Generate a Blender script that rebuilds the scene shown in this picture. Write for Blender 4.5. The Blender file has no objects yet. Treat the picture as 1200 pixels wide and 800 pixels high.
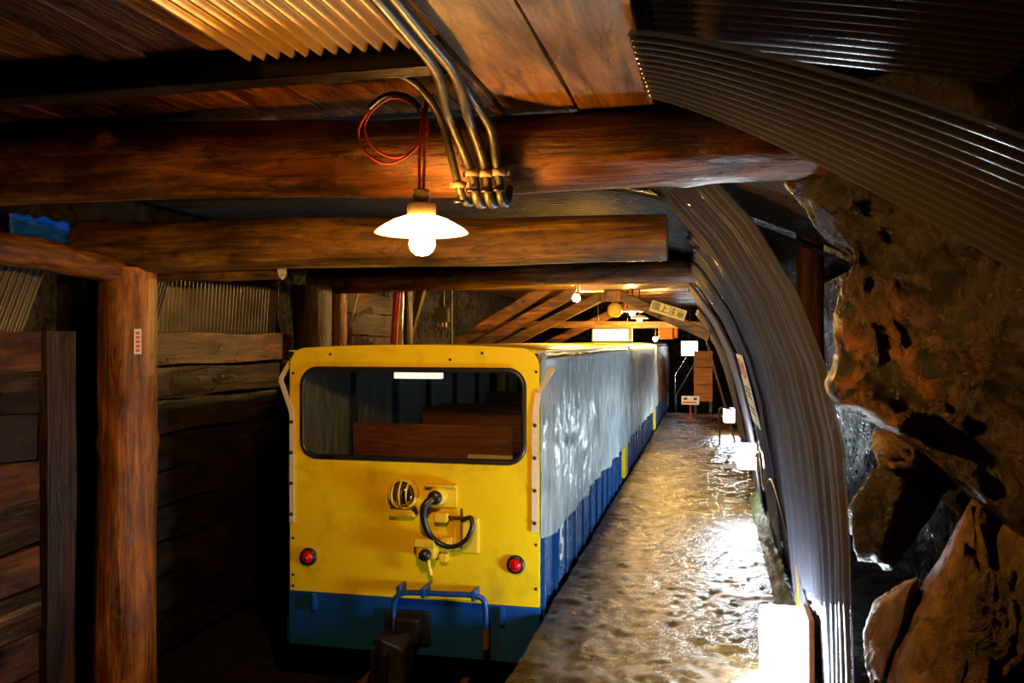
import bpy, math, random
from mathutils import Vector, Matrix, noise, Euler
random.seed(7)
S = bpy.context.scene
C = S.collection
PI = math.pi

# ------------------------------------------------------------------ camera
cam_d = bpy.data.cameras.new('camera'); cam_d.sensor_width = 36; cam_d.lens = 30.0
cam_d.clip_start = .05; cam_d.clip_end = 200
cam = bpy.data.objects.new('camera', cam_d); C.objects.link(cam)
cam.location = (0, 0, 1.6)
cam.rotation_euler = (PI/2, 0, math.atan(.230))
S.camera = cam
# ------------------------------------------------------------------ world and exposure
W = bpy.data.worlds.new('world'); S.world = W; W.use_nodes = True
W.node_tree.nodes['Background'].inputs[0].default_value = (.9, .6, .35, 1)
W.node_tree.nodes['Background'].inputs[1].default_value = .0015
vs = S.view_settings
vs.view_transform = 'Standard'; vs.look = 'None'; vs.gamma = 1; vs.exposure = 0.0
vs.use_curve_mapping = False
S.cycles.sample_clamp_indirect = 6.0; S.cycles.caustics_reflective = False
# lamp strengths (each lamp is an emitting bulb or diffuser of the place)
E_BULB = 2200.0; BULB_COL = (1, .47, .09)
E_TUBE = 225.0; TUBE_COL = (.80, .92, 1.0)
E_FAR = 3200.0

# ------------------------------------------------------------------ node helpers
def newmat(name):
    m = bpy.data.materials.new(name); m.use_nodes = True
    nt = m.node_tree
    for n in list(nt.nodes): nt.nodes.remove(n)
    out = nt.nodes.new('ShaderNodeOutputMaterial')
    return m, nt, out
def N(nt, t, **k):
    n = nt.nodes.new(t)
    for a, b in k.items():
        if a.startswith('i_'):
            key = a[2:]
            key = int(key) if key.isdigit() else key.replace('_', ' ')
            n.inputs[key].default_value = b
        else: setattr(n, a, b)
    return n
def L(nt, a, b): nt.links.new(a, b)
def ramp(nt, fac, stops):
    r = nt.nodes.new('ShaderNodeValToRGB'); e = r.color_ramp.elements
    while len(e) < len(stops): e.new(.5)
    for i, (p, c) in enumerate(stops):
        e[i].position = p; e[i].color = (*c, 1) if len(c) == 3 else c
    L(nt, fac, r.inputs[0]); return r.outputs[0]
def coords(nt, scale, jitter=True):
    tc = N(nt, 'ShaderNodeTexCoord')
    v = tc.outputs['Object']
    if jitter:
        oi = N(nt, 'ShaderNodeObjectInfo')
        mu = N(nt, 'ShaderNodeVectorMath', operation='SCALE'); mu.inputs[0].default_value = (13.7, 7.3, 21.1)
        L(nt, oi.outputs['Random'], mu.inputs['Scale'])
        ad = N(nt, 'ShaderNodeVectorMath', operation='ADD'); L(nt, v, ad.inputs[0]); L(nt, mu.outputs[0], ad.inputs[1]); v = ad.outputs[0]
    mp = N(nt, 'ShaderNodeMapping'); mp.inputs['Scale'].default_value = scale
    L(nt, v, mp.inputs[0]); return mp.outputs[0]
def noise_n(nt, vec, scale, detail=6, rough=.6, dist=0.):
    n = N(nt, 'ShaderNodeTexNoise'); n.inputs['Scale'].default_value = scale
    n.inputs['Detail'].default_value = detail; n.inputs['Roughness'].default_value = rough
    n.inputs['Distortion'].default_value = dist
    L(nt, vec, n.inputs['Vector']); return n.outputs['Fac']
def bump(nt, h, strength, dist=.02, normal=None):
    b = N(nt, 'ShaderNodeBump'); b.inputs['Strength'].default_value = strength; b.inputs['Distance'].default_value = dist
    L(nt, h, b.inputs['Height'])
    if normal is not None: L(nt, normal, b.inputs['Normal'])
    return b.outputs[0]
def mixc(nt, fac, a, b, mode='MIX'):
    m = N(nt, 'ShaderNodeMix', data_type='RGBA', blend_type=mode)
    if isinstance(fac, (int, float)): m.inputs[0].default_value = fac
    else: L(nt, fac, m.inputs[0])
    for s, v in ((6, a), (7, b)):
        if isinstance(v, tuple): m.inputs[s].default_value = (*v, 1)
        else: L(nt, v, m.inputs[s])
    return m.outputs[2]
def prin(nt, out, col, rough=.5, metal=0., normal=None, spec=.5, **k):
    p = N(nt, 'ShaderNodeBsdfPrincipled')
    if isinstance(col, tuple): p.inputs['Base Color'].default_value = (*col, 1)
    else: L(nt, col, p.inputs['Base Color'])
    if isinstance(rough, (int, float)): p.inputs['Roughness'].default_value = rough
    else: L(nt, rough, p.inputs['Roughness'])
    p.inputs['Metallic'].default_value = metal
    p.inputs['Specular IOR Level'].default_value = spec
    if normal is not None: L(nt, normal, p.inputs['Normal'])
    for a, b in k.items():
        p.inputs[a].default_value = b
    L(nt, p.outputs[0], out.inputs[0]); return p

def wood(name, dark, mid, light, axis=0, rough=.45, stain_or_lamplight=.5, grain=1.0, bmp=.5):
    m, nt, out = newmat(name)
    sc = [11., 11., 11.]; sc[axis] = .9
    v = coords(nt, tuple(s*grain for s in sc))
    g = noise_n(nt, v, 1.6, 8, .62, 1.2)
    col = ramp(nt, g, [(.30, dark), (.52, mid), (.72, light)])
    sc2 = [3., 3., 3.]; sc2[axis] = 1.1
    st = noise_n(nt, coords(nt, tuple(sc2)), 1.3, 5, .6, .6)
    stf = ramp(nt, st, [(.38, (1, 1, 1)), (.62, (0, 0, 0))])
    sm = N(nt, 'ShaderNodeMath', operation='MULTIPLY'); L(nt, stf, sm.inputs[0]); sm.inputs[1].default_value = stain_or_lamplight
    col = mixc(nt, sm.outputs[0], col, tuple(c*.22 for c in dark))
    sc3 = [9., 9., 9.]; sc3[axis] = 3.5
    bl = noise_n(nt, coords(nt, tuple(sc3)), 1.5, 7, .7, .8)
    col = mixc(nt, ramp(nt, bl, [(.36, (.85*stain_or_lamplight,)*3), (.50, (0, 0, 0))]), col, tuple(c*.18 for c in dark))
    rg = ramp(nt, st, [(.3, (rough*.55,)*3), (.7, (rough*1.25,)*3)])
    fine = noise_n(nt, v, 6, 4, .6)
    b0 = bump(nt, bl, bmp, .035); b1 = bump(nt, g, bmp, .03, b0); b2 = bump(nt, fine, bmp*.4, .008, b1)
    prin(nt, out, col, rg, 0, b2, .5)
    return m
def paint(name, col, dirt=(.05, .04, .02), rough=.35, dirtamt=.5, metal=0., scale=3.):
    m, nt, out = newmat(name)
    v = coords(nt, (1, 1, 1), False)
    a = noise_n(nt, v, scale, 6, .65, .3); f = ramp(nt, a, [(.52, (0, 0, 0)), (.78, (1, 1, 1))])
    b = noise_n(nt, v, scale*14, 4, .7); f2 = ramp(nt, b, [(.62, (0, 0, 0)), (.74, (1, 1, 1))])
    mx = N(nt, 'ShaderNodeMath', operation='MAXIMUM'); L(nt, f, mx.inputs[0])
    m2 = N(nt, 'ShaderNodeMath', operation='MULTIPLY'); L(nt, f2, m2.inputs[0]); m2.inputs[1].default_value = .45; L(nt, m2.outputs[0], mx.inputs[1])
    mm = N(nt, 'ShaderNodeMath', operation='MULTIPLY'); L(nt, mx.outputs[0], mm.inputs[0]); mm.inputs[1].default_value = dirtamt
    c = mixc(nt, mm.outputs[0], col, dirt)
    rg = ramp(nt, a, [(.3, (rough*.8,)*3), (.8, (min(1, rough*1.7),)*3)])
    prin(nt, out, c, rg, metal, bump(nt, b, .06, .004))
    return m
def plain(name, col, rough=.5, metal=0., **k):
    m, nt, out = newmat(name)
    v = coords(nt, (1, 1, 1), False); a = noise_n(nt, v, 9, 4)
    c = mixc(nt, ramp(nt, a, [(.35, (0, 0, 0)), (.75, (.5, .5, .5))]), col, tuple(x*.55 for x in col))
    prin(nt, out, c, rough, metal, None, .5, **k); return m
def emit(name, col, s):
    m, nt, out = newmat(name)
    e = N(nt, 'ShaderNodeEmission'); e.inputs[0].default_value = (*col, 1); e.inputs[1].default_value = s
    L(nt, e.outputs[0], out.inputs[0]); return m
def rockmat(name, cols, rough=(.12, .5), scale=2.2, bmp=1.0, stain_or_lamplight=None):
    m, nt, out = newmat(name)
    v = coords(nt, (1, 1, 1), False)
    a = noise_n(nt, v, scale, 8, .62, .5); b = noise_n(nt, v, scale*5, 8, .65, .3); c2 = noise_n(nt, v, scale*30, 5, .75)
    col = ramp(nt, a, [(.36, cols[0]), (.48, cols[1]), (.58, cols[2]), (.70, cols[3])])
    col = mixc(nt, ramp(nt, b, [(.4, (.75,)*3), (.62, (0, 0, 0))]), col, cols[0])
    if stain_or_lamplight:   # lamplit orange of the mid wall painted into the rock colour, patchy
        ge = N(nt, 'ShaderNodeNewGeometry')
        dv = N(nt, 'ShaderNodeVectorMath', operation='DISTANCE'); L(nt, ge.outputs['Position'], dv.inputs[0]); dv.inputs[1].default_value = stain_or_lamplight[0]
        mr = N(nt, 'ShaderNodeMapRange'); L(nt, dv.outputs['Value'], mr.inputs[0]); mr.inputs[1].default_value = stain_or_lamplight[1]*.35; mr.inputs[2].default_value = stain_or_lamplight[1]*1.5; mr.inputs[3].default_value = 1; mr.inputs[4].default_value = .05
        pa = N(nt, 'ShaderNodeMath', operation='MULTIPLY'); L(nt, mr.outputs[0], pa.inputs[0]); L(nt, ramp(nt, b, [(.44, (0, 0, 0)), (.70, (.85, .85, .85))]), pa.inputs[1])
        col = mixc(nt, pa.outputs[0], col, stain_or_lamplight[2])
    rg = ramp(nt, b, [(.35, (rough[0],)*3), (.65, (rough[1],)*3)])
    n1 = bump(nt, b, bmp*.9, .06); n2 = bump(nt, c2, bmp*.8, .016, n1)
    prin(nt, out, col, rg, 0, n2, .45); return m

M = {}
M['wood_x'] = wood('wet_log_across', (.030, .011, .002), (.20, .068, .010), (.46, .20, .035), 0, .38, .8)
M['wood_x2'] = wood('old_log_across', (.05, .022, .003), (.25, .115, .014), (.48, .26, .04), 0, .45, .7)
M['wood_y'] = wood('board_along', (.07, .028, .006), (.34, .155, .026), (.58, .32, .075), 1, .42, .5)
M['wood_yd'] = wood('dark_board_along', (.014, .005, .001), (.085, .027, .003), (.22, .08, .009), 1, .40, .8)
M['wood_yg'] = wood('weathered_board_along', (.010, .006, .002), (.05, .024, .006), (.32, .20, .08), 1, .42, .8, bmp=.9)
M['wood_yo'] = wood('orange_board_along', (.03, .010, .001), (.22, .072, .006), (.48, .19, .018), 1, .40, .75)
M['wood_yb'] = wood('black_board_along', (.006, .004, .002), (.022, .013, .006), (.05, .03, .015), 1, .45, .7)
M['black_wood'] = wood('black_batten', (.003, .002, .001), (.009, .005, .002), (.02, .01, .004), 0, .5, .5)
M['wood_z'] = wood('upright_log', (.07, .022, .002), (.44, .15, .012), (.72, .32, .035), 2, .40, .6)
M['wood_zd'] = wood('dark_upright', (.012, .006, .003), (.05, .022, .008), (.12, .055, .018), 2, .45, .6)
M['wood_seat'] = wood('bench_wood', (.12, .03, .008), (.30, .085, .02), (.42, .14, .04), 0, .4, .2)
M['wood_end'] = wood('sawn_orange_board', (.28, .09, .008), (.55, .19, .018), (.68, .28, .03), 0, .5, .4)
M['yellow'] = paint('yellow_paint', (.78, .61, .008), (.22, .15, .02), .32, .6)
M['yellow_box'] = paint('yellow_box_paint', (.74, .55, .03), (.22, .15, .03), .4, .6, scale=8)
M['blue'] = paint('blue_paint', (.004, .058, .30), (.012, .018, .03), .3, .75)
M['blue_side'] = paint('blue_side_paint', (.005, .055, .19), (.01, .013, .02), .25, .7)
M['blue_post'] = paint('blue_post_paint', (.012, .05, .17), (.02, .02, .03), .35, .5)
M['black'] = plain('black_rubber', (.012, .012, .012), .35)
M['iron'] = paint('greasy_iron', (.012, .011, .010), (.03, .024, .018), .36, .6, .2, 8)
M['white'] = paint('off_white_paint', (.62, .56, .44), (.18, .11, .05), .45, .5, scale=10)
M['rust'] = paint('rusted_steel', (.13, .055, .02), (.04, .02, .01), .6, .5, .3, 9)
M['red_wire'] = plain('red_wire', (.85, .10, .03), .4)
M['red_lens'] = plain('red_lens', (.55, .004, .006), .1)
M['red_paint'] = plain('red_paint', (.55, .04, .015), .35)
M['chrome'] = plain('chrome', (.7, .68, .6), .12, 1.)
M['conduit'] = paint('conduit_plastic', (.036, .034, .020), (.012, .011, .006), .35, .7, scale=9)
M['clamp'] = paint('clamp_plastic', (.42, .30, .20), (.12, .07, .04), .5, .5, scale=12)
M['galv'] = paint('galvanised_sheet', (.30, .29, .28), (.10, .06, .03), .33, .7, .75, 3)
M['galv_old'] = paint('old_galvanised_sheet', (.10, .095, .09), (.03, .02, .012), .35, .7, .7, 3)
M['galv_warm'] = paint('rusting_sheet', (.42, .27, .09), (.10, .04, .006), .34, .8, .5, 4)
M['sheet_dark'] = paint('dark_plastic_sheet', (.035, .035, .036), (.012, .010, .008), .22, .6, .0, 2)
M['sheet_smoke'] = paint('smoked_plastic_sheet', (.30, .28, .28), (.10, .08, .06), .22, .7, .75, 2)
M['bulb'] = emit('bulb_glow', BULB_COL, E_BULB)
M['far_bulb'] = emit('far_bulb_glow', (1, .56, .16), E_FAR)
M['tube'] = emit('wall_light_glow', TUBE_COL, E_TUBE)
M['tube_near'] = emit('near_wall_light_glow', TUBE_COL, E_TUBE*.52)
M['coach_tube'] = emit('coach_light_glow', (1, .93, .72), 1.6)
M['day'] = emit('white_light_glow', (.85, .95, 1), 14.)
M['lightbox'] = emit('sign_glow', (1, .88, .45), 2.6)
M['enamel'] = plain('white_enamel', (.85, .82, .74), .25)
M['paper'] = plain('white_paper', (.75, .73, .68), .5)
M['print_red'] = plain('red_print', (.6, .05, .05), .5)
M['print_dark'] = plain('dark_print', (.03, .035, .05), .5)
M['sign_yellow'] = paint('sign_yellow', (.55, .47, .10), (.12, .09, .03), .5, .6, scale=6)
M['blue_tarp'] = plain('blue_tarp', (.0, .09, .95), .4)
M['lamp_wood'] = wood('lamp_board', (.2, .09, .03), (.4, .2, .08), (.5, .28, .12), 2, .5, .3)
M['rock'] = rockmat('wet_rock', [(.002, .0015, .001), (.005, .003, .0012), (.013, .0065, .0018), (.05, .022, .0045)], stain_or_lamplight=((.56, 3.05, 1.46), .27, (.36, .125, .012)))  # the orange patch on the mid wall is painted lamplight
M['rock_dark'] = rockmat('dark_rock', [(.002, .0015, .001), (.006, .004, .0025), (.014, .010, .006), (.03, .02, .01)])
M['boulder'] = rockmat('tan_boulder', [(.06, .033, .010), (.19, .105, .030), (.30, .175, .055), (.42, .27, .11)], (.2, .5), 3.)
M['gravel'] = rockmat('track_gravel', [(.004, .003, .002), (.012, .008, .005), (.03, .02, .01), (.05, .03, .015)], (.4, .8), 5.)
# moss
M['moss'] = rockmat('moss', [(.01, .02, .004), (.04, .07, .01), (.08, .13, .02), (.14, .18, .04)], (.4, .8), 12.)

def milkglass():
    m, nt, out = newmat('milk_glass')
    d = N(nt, 'ShaderNodeBsdfPrincipled'); d.inputs['Base Color'].default_value = (.86, .84, .78, 1); d.inputs['Roughness'].default_value = .2
    tl = N(nt, 'ShaderNodeBsdfTranslucent'); tl.inputs[0].default_value = (.92, .88, .78, 1)
    t = N(nt, 'ShaderNodeBsdfTransparent'); t.inputs[0].default_value = (.95, .9, .8, 1)
    a = N(nt, 'ShaderNodeMixShader'); a.inputs[0].default_value = .5; L(nt, d.outputs[0], a.inputs[1]); L(nt, tl.outputs[0], a.inputs[2])
    b = N(nt, 'ShaderNodeMixShader'); b.inputs[0].default_value = .42; L(nt, a.outputs[0], b.inputs[1]); L(nt, t.outputs[0], b.inputs[2])
    L(nt, b.outputs[0], out.inputs[0]); return m
M['milk'] = milkglass()
def glassmat():
    m, nt, out = newmat('window_glass')
    t = N(nt, 'ShaderNodeBsdfTransparent'); t.inputs[0].default_value = (.85, .87, .87, 1)
    g = N(nt, 'ShaderNodeBsdfGlossy'); g.inputs['Roughness'].default_value = .04
    f = N(nt, 'ShaderNodeFresnel'); f.inputs[0].default_value = 1.45
    mx = N(nt, 'ShaderNodeMixShader'); L(nt, f.outputs[0], mx.inputs[0]); L(nt, t.outputs[0], mx.inputs[1]); L(nt, g.outputs[0], mx.inputs[2])
    L(nt, mx.outputs[0], out.inputs[0]); return m
M['glass'] = glassmat()
def sheetmat(name, tint, body, trans):
    m, nt, out = newmat(name)
    v = coords(nt, (1, 1, 1), False)
    a = noise_n(nt, coords(nt, (1.2, 5, 1.2), False), 2., 6, .6, .4); w = noise_n(nt, v, 60, 3, .6)
    p = N(nt, 'ShaderNodeBsdfPrincipled')
    L(nt, ramp(nt, a, [(.3, tuple(c*.85 for c in body)), (.5, body), (.75, tuple(min(1, c*1.15) for c in body))]), p.inputs['Base Color'])
    L(nt, ramp(nt, a, [(.3, (.09,)*3), (.7, (.17,)*3)]), p.inputs['Roughness'])
    p.inputs['Specular IOR Level'].default_value = 1.0
    L(nt, bump(nt, w, .03, .003), p.inputs['Normal'])
    t = N(nt, 'ShaderNodeBsdfTransparent'); t.inputs[0].default_value = (*tint, 1)
    tl = N(nt, 'ShaderNodeBsdfTranslucent'); tl.inputs[0].default_value = (*tuple(min(1, c*2) for c in body), 1)
    m1 = N(nt, 'ShaderNodeMixShader'); m1.inputs[0].default_value = .3; L(nt, p.outputs[0], m1.inputs[1]); L(nt, tl.outputs[0], m1.inputs[2])
    m2 = N(nt, 'ShaderNodeMixShader'); m2.inputs[0].default_value = trans; L(nt, m1.outputs[0], m2.inputs[1]); L(nt, t.outputs[0], m2.inputs[2])
    L(nt, m2.outputs[0], out.inputs[0]); return m
M['arch_clear'] = sheetmat('clear_arch_sheet', (.80, .77, .76), (.075, .078, .10), .36)
M['arch_brown'] = sheetmat('brown_arch_sheet', (.6, .54, .52), (.11, .10, .115), .18)
M['over_sheet'] = sheetmat('overhead_clear_sheet', (.7, .65, .58), (.085, .085, .092), .3)
def tarpmat(name, col, warm):
    m, nt, out = newmat(name)
    v = coords(nt, (1, 1, 1), False)
    a = noise_n(nt, coords(nt, (6, 6, .8), False), 3, 6, .65, .8); b = noise_n(nt, coords(nt, (1, 1, .55), False), 22, 7, .75, .9)
    c = mixc(nt, ramp(nt, a, [(.36, (0, 0, 0)), (.58, (1, 1, 1))]), tuple(x*.42 for x in col), col)  # crinkle shade painted into the tarp colour, darker in the bump hollows
    p = prin(nt, out, c, ramp(nt, b, [(.3, (.16,)*3), (.7, (.30,)*3)]), .22, bump(nt, b, .9, .03, bump(nt, a, .8, .04)), .7)
    tl = N(nt, 'ShaderNodeBsdfTranslucent'); tl.inputs[0].default_value = (*tuple(x*.9 for x in col), 1)
    mx = N(nt, 'ShaderNodeMixShader'); mx.inputs[0].default_value = .5
    L(nt, p.outputs[0], mx.inputs[1]); L(nt, tl.outputs[0], mx.inputs[2]); L(nt, mx.outputs[0], out.inputs[0])
    return m
M['tarp'] = tarpmat('silver_tarp', (.82, .95, 1.0), 0)
M['tarp_brown'] = tarpmat('pinkish_tarp', (.50, .28, .19), 0)
def floormat():
    m, nt, out = newmat('wet_concrete')
    v = coords(nt, (1, 1, 1), False)
    a = noise_n(nt, v, 1.4, 7, .62, .4); b = noise_n(nt, coords(nt, (1, 1.0, 1), False), 9, 8, .68, .5); c = noise_n(nt, v, 38, 5, .75)
    col = ramp(nt, a, [(.32, (.008, .0045, .0008)), (.5, (.030, .017, .0026)), (.68, (.085, .050, .009))])
    col = mixc(nt, ramp(nt, b, [(.42, (.7,)*3), (.6, (0, 0, 0))]), col, (.02, .013, .006))
    rg = ramp(nt, a, [(.35, (.16,)*3), (.6, (.30,)*3)])
    n = bump(nt, c, .6, .014, bump(nt, b, .6, .03))
    prin(nt, out, col, rg, 0, n, .32); return m
M['floor'] = floormat()

# ------------------------------------------------------------------ mesh helpers
class MB:
    def __init__(s): s.v = []; s.f = []; s.sm = []
    def add(s, vs, fs, smooth=False):
        o = len(s.v); s.v += [Vector(p) for p in vs]
        for f in fs: s.f.append(tuple(i+o for i in f)); s.sm.append(smooth)
        return s
    def box(s, lo, hi, rot=None):
        x0, y0, z0 = lo; x1, y1, z1 = hi
        P = [Vector(p) for p in ((x0,y0,z0),(x1,y0,z0),(x1,y1,z0),(x0,y1,z0),(x0,y0,z1),(x1,y0,z1),(x1,y1,z1),(x0,y1,z1))]
        if rot is not None:
            c = sum(P, Vector())/8; P = [c+rot@(p-c) for p in P]
        return s.add(P, [(0,3,2,1),(4,5,6,7),(0,1,5,4),(1,2,6,5),(2,3,7,6),(3,0,4,7)])
    def bar(s, a, b, w, h, up=(0,0,1)):
        a, b = Vector(a), Vector(b); d = (b-a).normalized(); r = d.cross(Vector(up)).normalized(); u = r.cross(d)
        P = [p+r*sx*w/2+u*sz*h/2 for p in (a, b) for sx, sz in ((-1,-1),(1,-1),(1,1),(-1,1))]
        return s.add(P, [(3,2,1,0),(4,5,6,7),(0,1,5,4),(1,2,6,5),(2,3,7,6),(3,0,4,7)])
    def tube(s, pts, r, n=10, cap=True, jit=None):
        pts = [Vector(p) for p in pts]; R = r if isinstance(r, (list, tuple)) else [r]*len(pts)
        vs = []; prev = None
        for i, p in enumerate(pts):
            t = (pts[min(i+1, len(pts)-1)]-pts[max(i-1, 0)]).normalized()
            if prev is None:
                q = Vector((0,0,1)) if abs(t.z) < .9 else Vector((1,0,0)); a = t.cross(q).normalized()
            else:
                a = prev-t*prev.dot(t); a.normalize()
            prev = a; b = t.cross(a)
            for k in range(n):
                an = 2*PI*k/n; rr = R[i]
                off = a*math.cos(an)+b*math.sin(an)
                if jit: rr *= jit(p, off)
                vs.append(p+off*rr)
        fs = [(i*n+k, i*n+(k+1) % n, (i+1)*n+(k+1) % n, (i+1)*n+k) for i in range(len(pts)-1) for k in range(n)]
        s.add(vs, fs, True)
        if cap:
            s.add(vs[:n], [tuple(range(n-1, -1, -1))]); s.add(vs[-n:], [tuple(range(n))])
        return s
    def lathe(s, prof, c, axis='z', n=24, smooth=True):
        vs = []
        for (r, h) in prof:
            for k in range(n):
                a = 2*PI*k/n; x, y = r*math.cos(a), r*math.sin(a)
                p = {'z': (x, y, h), 'y': (x, h, y), 'x': (h, x, y)}[axis]
                vs.append(Vector(c)+Vector(p))
        fs = [(i*n+k, i*n+(k+1) % n, (i+1)*n+(k+1) % n, (i+1)*n+k) for i in range(len(prof)-1) for k in range(n)]
        return s.add(vs, fs, smooth)
    def grid(s, fn, nu, nv, smooth=True):
        vs = [fn(i/nu, j/nv) for i in range(nu+1) for j in range(nv+1)]
        fs = [(i*(nv+1)+j, (i+1)*(nv+1)+j, (i+1)*(nv+1)+j+1, i*(nv+1)+j+1) for i in range(nu) for j in range(nv)]
        return s.add(vs, fs, smooth)
    def build(s, name, mat, parent=None, bevel=0, solid=0, fix=True):
        me = bpy.data.meshes.new(name)
        lo = Vector((min(p[i] for p in s.v) for i in range(3))); hi = Vector((max(p[i] for p in s.v) for i in range(3)))
        o = Vector(((lo.x+hi.x)/2, (lo.y+hi.y)/2, lo.z))
        me.from_pydata([tuple(p-o) for p in s.v], [], s.f)
        me.polygons.foreach_set('use_smooth', s.sm)
        me.materials.append(M[mat] if isinstance(mat, str) else mat)
        me.update()
        ob = bpy.data.objects.new(name, me); C.objects.link(ob)
        if parent is not None:
            ob.parent = parent; ob.location = o-wloc(parent)
        else: ob.location = o
        if solid:
            md = ob.modifiers.new('thickness', 'SOLIDIFY'); md.thickness = solid; md.offset = 0
        if bevel:
            md = ob.modifiers.new('bevel', 'BEVEL'); md.width = bevel; md.segments = 2; md.limit_method = 'ANGLE'
        return ob
def wloc(o):
    v = Vector(o.location)
    while o.parent is not None: o = o.parent; v += o.location
    return v
def tag(o, label, cat, group=None):
    o['label'] = label; o['category'] = cat
    if group: o['group'] = group
    return o
def thing(name, loc, label, cat, group=None):
    o = bpy.data.objects.new(name, None); C.objects.link(o); o.location = loc; o.empty_display_size = .1
    return tag(o, label, cat, group)
def struct(o, label=None):
    o['kind'] = 'structure'
    if label: o['label'] = label
    return o
def text(name, body, size, M4, mat, parent, extrude=.001):
    cu = bpy.data.curves.new(name, 'FONT'); cu.body = body; cu.size = size; cu.extrude = extrude; cu.offset = size*.012
    cu.align_x = 'CENTER'; cu.align_y = 'CENTER'; cu.materials.append(M[mat])
    tmp = bpy.data.objects.new(name, cu); C.objects.link(tmp)
    bpy.context.view_layer.update()
    me = bpy.data.meshes.new_from_object(tmp.evaluated_get(bpy.context.evaluated_depsgraph_get()))
    bpy.data.objects.remove(tmp); bpy.data.curves.remove(cu); me.name = name
    if not me.materials: me.materials.append(M[mat])
    o = bpy.data.objects.new(name, me); C.objects.link(o)
    o.parent = parent
    o.matrix_local = Matrix.Translation(-wloc(parent)) @ M4
    return o
def catmull(P, n):
    P = [Vector(p) for p in P]; out = []
    for i in range(len(P)-1):
        p0 = P[max(i-1, 0)]; p1 = P[i]; p2 = P[i+1]; p3 = P[min(i+2, len(P)-1)]
        for k in range(n):
            t = k/n
            out.append(.5*((2*p1)+(p2-p0)*t+(2*p0-5*p1+4*p2-p3)*t*t+(3*p1-p0-3*p2+p3)*t**3))
    out.append(P[-1]); return out
def fbm(p, o=5): return noise.fractal(Vector(p), 1.0, 2.0, o)
def lin(x, xs, ys):
    if x <= xs[0]: return ys[0]
    for i in range(len(xs)-1):
        if x <= xs[i+1]:
            t = (x-xs[i])/(xs[i+1]-xs[i]); return ys[i]+(ys[i+1]-ys[i])*t
    return ys[-1]

def log(name, a, b, r0, r1, mat, label=None, cat='timber', parent=None, bow=.02, knots=5, seed=0, rings=48, n=26, group=None):
    a, b = Vector(a), Vector(b); pts = []; R = []
    for i in range(rings+1):
        t = i/rings; p = a.lerp(b, t)
        p += Vector((fbm((seed+t*2.1, 3.1, 0), 2), fbm((seed+t*2.1, 9.7, 2), 2), fbm((seed+t*2.1, 5.5, 7), 2)))*bow
        pts.append(p); R.append(r0+(r1-r0)*t)
    rnd = random.Random(seed); K = [(a.lerp(b, rnd.random()), Vector((rnd.uniform(-1,1), rnd.uniform(-1,1), rnd.uniform(-1,1))).normalized()) for _ in range(knots)]
    ax = (b-a).normalized()
    def jit(p, off):
        q = p*1.2+off*1.6
        f = 1+.06*fbm((q.x+seed, q.y, q.z), 4)
        qs = Vector(p)*.7+off*5+Vector((seed, 0, 0)); f += .022*fbm(qs, 3)
        for kp, kd in K:
            kd2 = kd-ax*kd.dot(ax); kd2.normalize()
            d = (p-kp).length/.05; c = off.dot(kd2)
            if d < 2 and c > .6: f += .10*math.exp(-d*d)*math.exp(-((1-c)/.08)**2)
        return f
    o = MB().tube(pts, R, n, True, jit).build(name, mat, parent)
    if label: tag(o, label, cat, group)
    return o
def board(name, lo, hi, axis, mat, parent, seed=0, warp=.006, rot=None, wav=.008):
    """a sawn board, its long faces slightly warped and its edges uneven"""
    lo, hi = Vector(lo), Vector(hi); n = 8
    oth = [i for i in range(3) if i != axis]
    mb = MB(); vs = []
    for i in range(n+1):
        t = i/n
        for (su, sv) in ((0,0),(1,0),(1,1),(0,1)):
            p = [0,0,0]; p[axis] = lo[axis]+(hi[axis]-lo[axis])*t
            p[oth[0]] = (hi if su else lo)[oth[0]]+warp*fbm((seed+t*2.3, su*3.1, 1.7), 2)
            p[oth[1]] = (hi if sv else lo)[oth[1]]+wav*fbm((seed+t*3.7, sv*5.3, 8.1), 3)
            vs.append(Vector(p))
    fs = [(i*4+k, i*4+(k+1) % 4, (i+1)*4+(k+1) % 4, (i+1)*4+k) for i in range(n) for k in range(4)]
    fs += [(3,2,1,0), tuple(n*4+k for k in range(4))]
    if rot is not None:
        c = (lo+hi)/2; vs = [c+rot@(p-c) for p in vs]
    mb.add(vs, fs); return mb.build(name, mat, parent, bevel=.003)

# ================================================================== SETTING
# ---- track bed
def fbed(u, v):
    x = -4.2+u*3.4; y = -2.6+v*26.8
    return Vector((x, y, -.62+.05*fbm((x*2, y*2, 0), 4)))
fl = struct(MB().grid(fbed, 50, 260).build('floor', 'gravel'), 'dark gravel track bed beside the train')
# ---- platform
def fplat(u, v):
    x = -.925+u*2.3; y = -2.5+20.95*v
    h = .010*fbm((x*3, y*2.2, 3), 4)+.011*fbm((x*7, y*10, 1), 5)+.009*(.4-abs(fbm((x*11+3, y*15, 6), 5)))+.004*noise.noise(Vector((x*26, y*24, 2)))
    if u < .004: x += .012*fbm((y*2, 7, 1), 3)
    return Vector((x, y, h))
mb = MB().grid(fplat, 120, 900)
pl = struct(mb.build('platform', 'floor'), 'wet rough concrete platform walkway beside the train')
ps = MB(); ps.grid(lambda u, v: Vector((-.925+.01*fbm((v*40, 7, 1), 3)+.012*u, -2.5+20.95*v, -.012-.65*u)), 4, 140)
ps.build('platform_edge', 'rock_dark', pl)
ps = MB().box((-.9, 18.40, -.65), (1.3, 18.46, -.012)); ps.build('platform_end', 'rock_dark', pl)

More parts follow.
